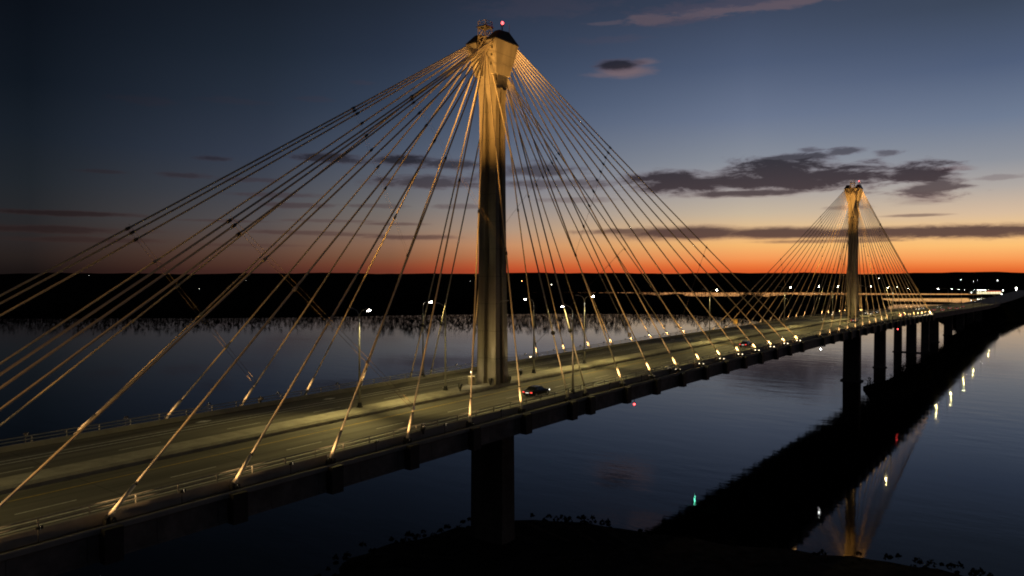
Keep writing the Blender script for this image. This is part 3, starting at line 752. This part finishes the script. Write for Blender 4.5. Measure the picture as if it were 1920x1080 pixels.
# ------------------------------------------------------------------ lights and the shop on the far land
def land_lamp(u, v, h, mt, r, lab, zg=1.3):
    # stands on the floodplain: the lamp is h metres up
    p = ground(u, v, zg+h)
    if (p-CAM).length > 7500: p = CAM + (p-CAM)*(7500/(p-CAM).length)
    t = thing('distant_lamp', lab, 'lamp', (p.x,p.y,zg), 0, 'lamps on the far land')
    MB().tube([(0,0,0),(0,0,h-r*.8)], .12, 5).build('pole', M['pole'], t)
    MB().ball((0,0,h), r, 8, 6).build('lamp', M[mt], t)
for u, v, h, mt, r, lab in ((978,526.5,9,'orange',.85,'orange lamp on the dark land just right of the near pylon'),
  (1034,533.5,9,'farlamp',.8,'white lamp on the dark land right of the orange one'),
  (167,515.5,12,'farlamp',.6,'tiny white lamp near the horizon at far left'),(214,515.8,12,'farlamp',.5,'tiny second lamp near the horizon at far left'),
  (461,525.5,9,'farlamp',.35,'tiny white lamp between the left stay cables'),(374,541,9,'farlamp',.18,'faint lamp low on the dark land at left'),
  (882,527.5,9,'farlamp',.35,'faint lamp on the land just left of the near pylon'),
  (1648,521.6,10,'farlamp',1.1,'white lamp on the far land right of the far pylon'),(1801.5,525,10,'farlamp',.9,'white lamp on the far land above the lit shop, left one'),
  (1870.5,525.6,10,'farlamp',1.1,'white lamp on the far land above the lit shop, right one'),(1825,527.2,10,'farlamp',.45,'faint lamp between the two lamps above the shop'),
  (1832.5,526,10,'farlamp',.4,'faint twin lamp between the two lamps above the shop'),
  (1905.5,540,12,'farlamp',1.2,'bright floodlight mast head right of the lit shop'),(1905.5,543.3,9,'farlamp',.7,'lower bright lamp right of the lit shop'),
  (1821.5,548.6,6,'farlamp',.45,'small lamp left of the lit shop'),(1905,555.5,3,'farlamp',.75,'low white lamp by the far road'),(1918.5,553,3,'farlamp',.75,'low white lamp by the far road at the right edge'),
  (1880.5,544.5,6,'farlamp',.7,'white lamp at the right end of the lit shop'),(1878,551.5,2.5,'farlamp',.6,'low lamp before the right end of the lit shop')):
    land_lamp(u, v, h, mt, r, lab)
p0 = ground(1831, 552.0, 1.4); p1 = ground(1879, 551.6, 1.4); ang = math.atan2(p1.y-p0.y, p1.x-p0.x); Ls = (p1-p0).length
t = thing('roadside_shop', 'long low lit roadside shop with red roof edge on the far right shore', 'shop', (p0.x,p0.y,1.35), ang)
bx = MB().box(0,Ls,.2,18,0,6.0).build('wall', M['wall'], t)
MB().frus(-1,Ls+1,-1.2,19,6.003, 1,Ls-1,2,16,8.4).build('roof', M['roofm'], t)
MB().box(Ls*.38,Ls*.93,-1.35,-1.21,5.6,6.4).build('roof_edge', M['redband'], t)
for k in range(9):
    a = Ls*(.02+k*.105); wf = MB().box(a,a+Ls*.085,.06,.195,.8,4.9).build('window', M['glow'], t)
for k, f in enumerate((.03,.10,.18,.29,.32)):
    lm = MB().tube([(Ls*f,-1,6),(Ls*f,-1,7.6)], .1, 5).build('roof_lamp', M['pole'], t)
    MB().ball((Ls*f,-1,8.1), .6, 8, 6).build('lamp_globe', M['farlamp'], lm)

# ------------------------------------------------------------------ sky
wd = bpy.data.worlds.new('World'); sc.world = wd; wd.use_nodes = True
nt = wd.node_tree; nt.nodes.clear()
N = nt.nodes.new; Lk = nt.links.new
def val(sock, v):
    if hasattr(v, 'is_output') or isinstance(v, bpy.types.NodeSocket): Lk(v, sock)
    else: sock.default_value = v
def math_(op, a, b2=None, c=None, clamp=False):
    n = N('ShaderNodeMath'); n.operation = op; n.use_clamp = clamp; val(n.inputs[0], a)
    if b2 is not None: val(n.inputs[1], b2)
    if c is not None: val(n.inputs[2], c)
    return n.outputs[0]
def maprange(v, a, b2, c, d, smooth=False):
    n = N('ShaderNodeMapRange'); n.interpolation_type = 'SMOOTHSTEP' if smooth else 'LINEAR'
    val(n.inputs['Value'], v); n.inputs['From Min'].default_value = a; n.inputs['From Max'].default_value = b2
    n.inputs['To Min'].default_value = c; n.inputs['To Max'].default_value = d; return n.outputs[0]
def mixc(f, a, b2):
    n = N('ShaderNodeMix'); n.data_type = 'RGBA'; val(n.inputs[0], f); val(n.inputs[6], a); val(n.inputs[7], b2); return n.outputs[2]
tc = N('ShaderNodeTexCoord'); sp = N('ShaderNodeSeparateXYZ'); Lk(tc.outputs['Generated'], sp.inputs[0])
EL = math_('MULTIPLY', math_('ARCSINE', sp.outputs[2]), 180/math.pi)
AZ = math_('MULTIPLY', math_('ARCTAN2', sp.outputs[0], sp.outputs[1]), 180/math.pi)
def azel(u, v): 
    d = ray(u, v).normalized(); return math.degrees(math.atan2(d.x, d.y)), math.degrees(math.asin(d.z))
SUNAZ = -3.0; EMAX = 32.0
AD = math_('ABSOLUTE', math_('SUBTRACT', AZ, SUNAZ))
COLS = [
 (1850, [(508,(226,102,46)),(497,(240,130,64)),(485,(248,156,86)),(460,(253,192,116)),(430,(240,198,140)),(400,(216,188,158)),(350,(176,168,162)),(300,(142,146,155)),(220,(110,123,146)),(120,(80,94,121)),(0,(60,71,90))], (22,26,34)),
 (1400, [(508,(224,98,46)),(497,(237,125,62)),(485,(244,152,86)),(460,(246,184,112)),(430,(228,190,140)),(400,(200,182,158)),(350,(164,161,162)),(300,(136,142,153)),(220,(106,118,142)),(120,(78,91,117)),(0,(56,66,87))], (22,26,34)),
 (950,  [(508,(188,74,42)),(497,(194,94,54)),(480,(194,122,80)),(460,(198,142,102)),(430,(176,148,126)),(390,(146,138,136)),(340,(118,122,134)),(280,(94,104,123)),(200,(70,84,108)),(100,(53,65,87)),(0,(43,52,70))], (18,22,29)),
 (735,  [(508,(118,56,40)),(497,(128,70,48)),(480,(132,90,66)),(460,(140,104,82)),(430,(128,110,98)),(390,(112,108,106)),(340,(92,96,106)),(280,(73,83,101)),(200,(54,66,86)),(100,(41,51,69)),(0,(33,41,55))], (16,20,26)),
 (500,  [(508,(72,42,36)),(497,(82,52,42)),(475,(92,66,55)),(450,(92,75,68)),(415,(84,79,80)),(360,(68,71,80)),(290,(53,61,77)),(200,(41,50,65)),(100,(31,40,53)),(0,(24,31,42))], (14,17,23)),
 (60,   [(508,(26,20,19)),(480,(38,31,29)),(450,(42,37,37)),(400,(38,39,42)),(340,(32,37,43)),(250,(24,31,40)),(150,(16,23,32)),(0,(11,16,24))], (10,13,18)),
 (None, [(508,(38,35,36)),(300,(38,37,41)),(0,(34,35,41))], (27,30,36)),
]
ENORM = maprange(EL, 0, EMAX, 0, 1)
cols = []
for u, st, zen in COLS:
    cr = N('ShaderNodeValToRGB'); Lk(ENORM, cr.inputs[0]); r_ = cr.color_ramp
    pts = [(azel(u or 60, v)[1]/EMAX, c) for v, c in st] + [(1.0, zen)]
    pts.sort()
    r_.elements[0].position = max(0, pts[0][0]); r_.elements[0].color = srgb(*pts[0][1])
    r_.elements[1].position = 1.0; r_.elements[1].color = srgb(*pts[-1][1])
    for p, c in pts[1:-1]:
        e_ = r_.elements.new(p); e_.color = srgb(*c)
    cols.append((abs(azel(u, 511)[0]-SUNAZ) if u else 125, cr.outputs[0]))
sky = cols[0][1]
for (a0, _), (a1, c1) in zip(cols, cols[1:]):
    sky = mixc(maprange(AD, a0, a1, 0, 1), sky, c1)
# clouds: soft lenses in the sky's own directions, torn by stretched noise
cv = N('ShaderNodeCombineXYZ'); Lk(math_('MULTIPLY', AZ, .30), cv.inputs[0]); Lk(math_('MULTIPLY', EL, 1.25), cv.inputs[1])
nz = N('ShaderNodeTexNoise'); nz.inputs['Scale'].default_value = 1.25; nz.inputs['Detail'].default_value = 9; nz.inputs['Roughness'].default_value = .68
nz.inputs['Distortion'].default_value = .35; Lk(cv.outputs[0], nz.inputs['Vector'])
NF = math_('SUBTRACT', nz.outputs['Fac'], .5)
AE = N('ShaderNodeCombineXYZ'); Lk(AZ, AE.inputs[0]); Lk(EL, AE.inputs[1])
# (u, v, half width px, half height px, opacity, noise, slope)
BL = [(1470,338,300,28,1.0,2.0),(1460,320,150,34,1.0,2.2),(1260,336,110,20,1.0,2.0),(1722,328,95,30,1.0,2.4),(1600,330,120,30,1.0,2.4),(1290,345,150,26,1.0,2.0),(1400,362,170,10,.95,1.6),(1745,352,90,26,.9,2.4),(1480,296,80,12,.9,2.6),
 (1590,283,46,9,.8,2.8),(1660,286,36,8,.7,2.8),(1520,281,30,6,.7,2.8),
 (1640,436,560,13,1.0,1.0),(1290,437,200,17,1.0,.8),(1450,437,200,15,1.0,.8),(1800,434,420,17,1.0,1.2),(1190,434,130,8,.9,1.4),(1560,452,200,5,.7,1.4),(1715,404,80,4,.7,1.0),(1590,389,60,6,.5,2.0),
 (1158,122,54,15,.97,1.1),(1190,117,34,8,.6,1.3),(1390,8,240,22,.35,3.2),(1260,38,120,14,.42,2.4),(1480,2,140,10,.35,2.8),(1010,14,150,24,.22,2.6),
 (755,300,75,13,.95,1.8),(850,308,80,12,.85,2.0),(620,297,100,11,.85,2.0),(800,342,150,15,.8,2.2),(1010,318,90,17,.8,2.2),(1050,345,130,13,.7,2.3),(940,325,60,10,.6,2.2),
 (400,297,42,6,.7,1.8),(345,329,60,7,.6,2.0),(195,322,70,5,.5,2.0),(480,337,80,5,.5,2.0),(530,366,110,6,.5,2.0),(560,385,90,7,.6,2.0),(700,386,80,5,.5,2.0),
 (120,400,190,7,.8,1.4),(110,430,200,9,.7,1.4),(180,450,180,7,.6,1.4),(560,436,140,5,.6,1.6),(770,445,110,6,.75,1.6),(640,440,90,4,.6,1.6),(740,420,70,4,.6,1.6),(420,414,100,4,.5,1.6),(470,460,130,4,.45,1.6),(620,414,120,4,.45,1.6),(860,387,60,6,.5,2.0),(1080,375,90,6,.45,2.2),
 (270,188,90,12,.25,2.4),(440,190,80,9,.22,2.4),(590,186,40,7,.25,2.4),(680,155,30,5,.25,2.4),(1150,75,90,10,.2,2.6),(1870,333,60,6,.4,2.2),(1890,424,80,5,.7,1.4)]
den = None
for u, v, su, sv, op, am in BL:
    a0, e0 = azel(u, v); a1, _ = azel(u+su, v); _, e1 = azel(u, v-sv)
    n1 = N('ShaderNodeVectorMath'); n1.operation = 'SUBTRACT'; Lk(AE.outputs[0], n1.inputs[0]); n1.inputs[1].default_value = (a0, e0, 0)
    n2 = N('ShaderNodeVectorMath'); n2.operation = 'MULTIPLY'; Lk(n1.outputs[0], n2.inputs[0]); n2.inputs[1].default_value = (1/max(.01,a1-a0), 1/max(.01,e1-e0), 0)
    n3 = N('ShaderNodeVectorMath'); n3.operation = 'LENGTH'; Lk(n2.outputs[0], n3.inputs[0])
    k = math_('SUBTRACT', 1.0, n3.outputs['Value'])
    k = math_('MULTIPLY_ADD', NF, am, k)
    k = maprange(k, -.08, .62, 0, op, True)
    den = k if den is None else math_('MAXIMUM', den, k)
# sunset-lit undersides of the high thin clouds
pk = None
for u, v, su, sv, op, am in [(1172,134,66,15,.7,1.0),(1208,116,34,9,.45,1.2),(1140,140,60,8,.4,1.2),(1225,38,70,11,.38,3.2),(1400,16,150,10,.42,3.2),(1490,4,80,8,.45,3.0),(1310,28,120,9,.36,3.4),(1130,44,60,5,.2,3.0),(1730,372,90,16,.35,2.0),(1790,316,60,8,.5,2.0)]:
    a0, e0 = azel(u, v); a1, _ = azel(u+su, v); _, e1 = azel(u, v-sv)
    n1 = N('ShaderNodeVectorMath'); n1.operation = 'SUBTRACT'; Lk(AE.outputs[0], n1.inputs[0]); n1.inputs[1].default_value = (a0, e0, 0)
    n2 = N('ShaderNodeVectorMath'); n2.operation = 'MULTIPLY'; Lk(n1.outputs[0], n2.inputs[0]); n2.inputs[1].default_value = (1/max(.01,a1-a0), 1/max(.01,e1-e0), 0)
    n3 = N('ShaderNodeVectorMath'); n3.operation = 'LENGTH'; Lk(n2.outputs[0], n3.inputs[0])
    k = maprange(math_('MULTIPLY_ADD', NF, am, math_('SUBTRACT', 1.0, n3.outputs['Value'])), -.08, .7, 0, op, True)
    pk = k if pk is None else math_('MAXIMUM', pk, k)
# cloud colour: warm rims where thin, slate where thick; warmer toward the horizon and the sunset
HI = maprange(EL, 2.2, 8.5, 0, 1)
core = mixc(HI, srgb(80,56,58), srgb(36,34,43))
rim = mixc(HI, srgb(128,90,84), srgb(88,78,92))
cc = mixc(maprange(den, .35, 1.0, 0, 1), rim, core)
dim = maprange(AD, 18, 66, 1.0, .16)
cs = N('ShaderNodeVectorMath'); cs.operation = 'SCALE'; Lk(cc, cs.inputs[0]); Lk(dim, cs.inputs['Scale'])
sky = mixc(pk, sky, srgb(126,104,106))
den2 = math_('MULTIPLY', den, .93)
sky = mixc(den2, sky, cs.outputs[0])
low = maprange(EL, -.6, -.05, 0, 1)
sky = mixc(low, srgb(10,10,11), sky)
bg = N('ShaderNodeBackground'); Lk(sky, bg.inputs[0]); bg.inputs[1].default_value = 1.0
out = N('ShaderNodeOutputWorld'); Lk(bg.outputs[0], out.inputs[0])
wd.cycles.sampling_method = 'MANUAL'; wd.cycles.sample_map_resolution = 512

# ------------------------------------------------------------------ camera and render
cd = bpy.data.cameras.new('camera'); cam = bpy.data.objects.new('camera', cd); COL.objects.link(cam)
cd.sensor_width = 36; cd.lens = FPX/1920*36; cd.clip_start = .5; cd.clip_end = 60000
cam.location = CAM
cam.rotation_euler = (math.pi/2 + math.atan((HOR-540)/FPX), 0, -YAW)
sc.camera = cam
sc.view_settings.view_transform = 'Standard'; sc.view_settings.look = 'None'; sc.view_settings.exposure = 0; sc.view_settings.gamma = 1
sc.render.engine = 'CYCLES'
sc.cycles.max_bounces = 5; sc.cycles.diffuse_bounces = 2; sc.cycles.glossy_bounces = 3
sc.cycles.use_denoising = True
sc.cycles.sample_clamp_indirect = 4.0
sc.cycles.pixel_filter_type = 'BLACKMAN_HARRIS'; sc.cycles.filter_width = 1.9
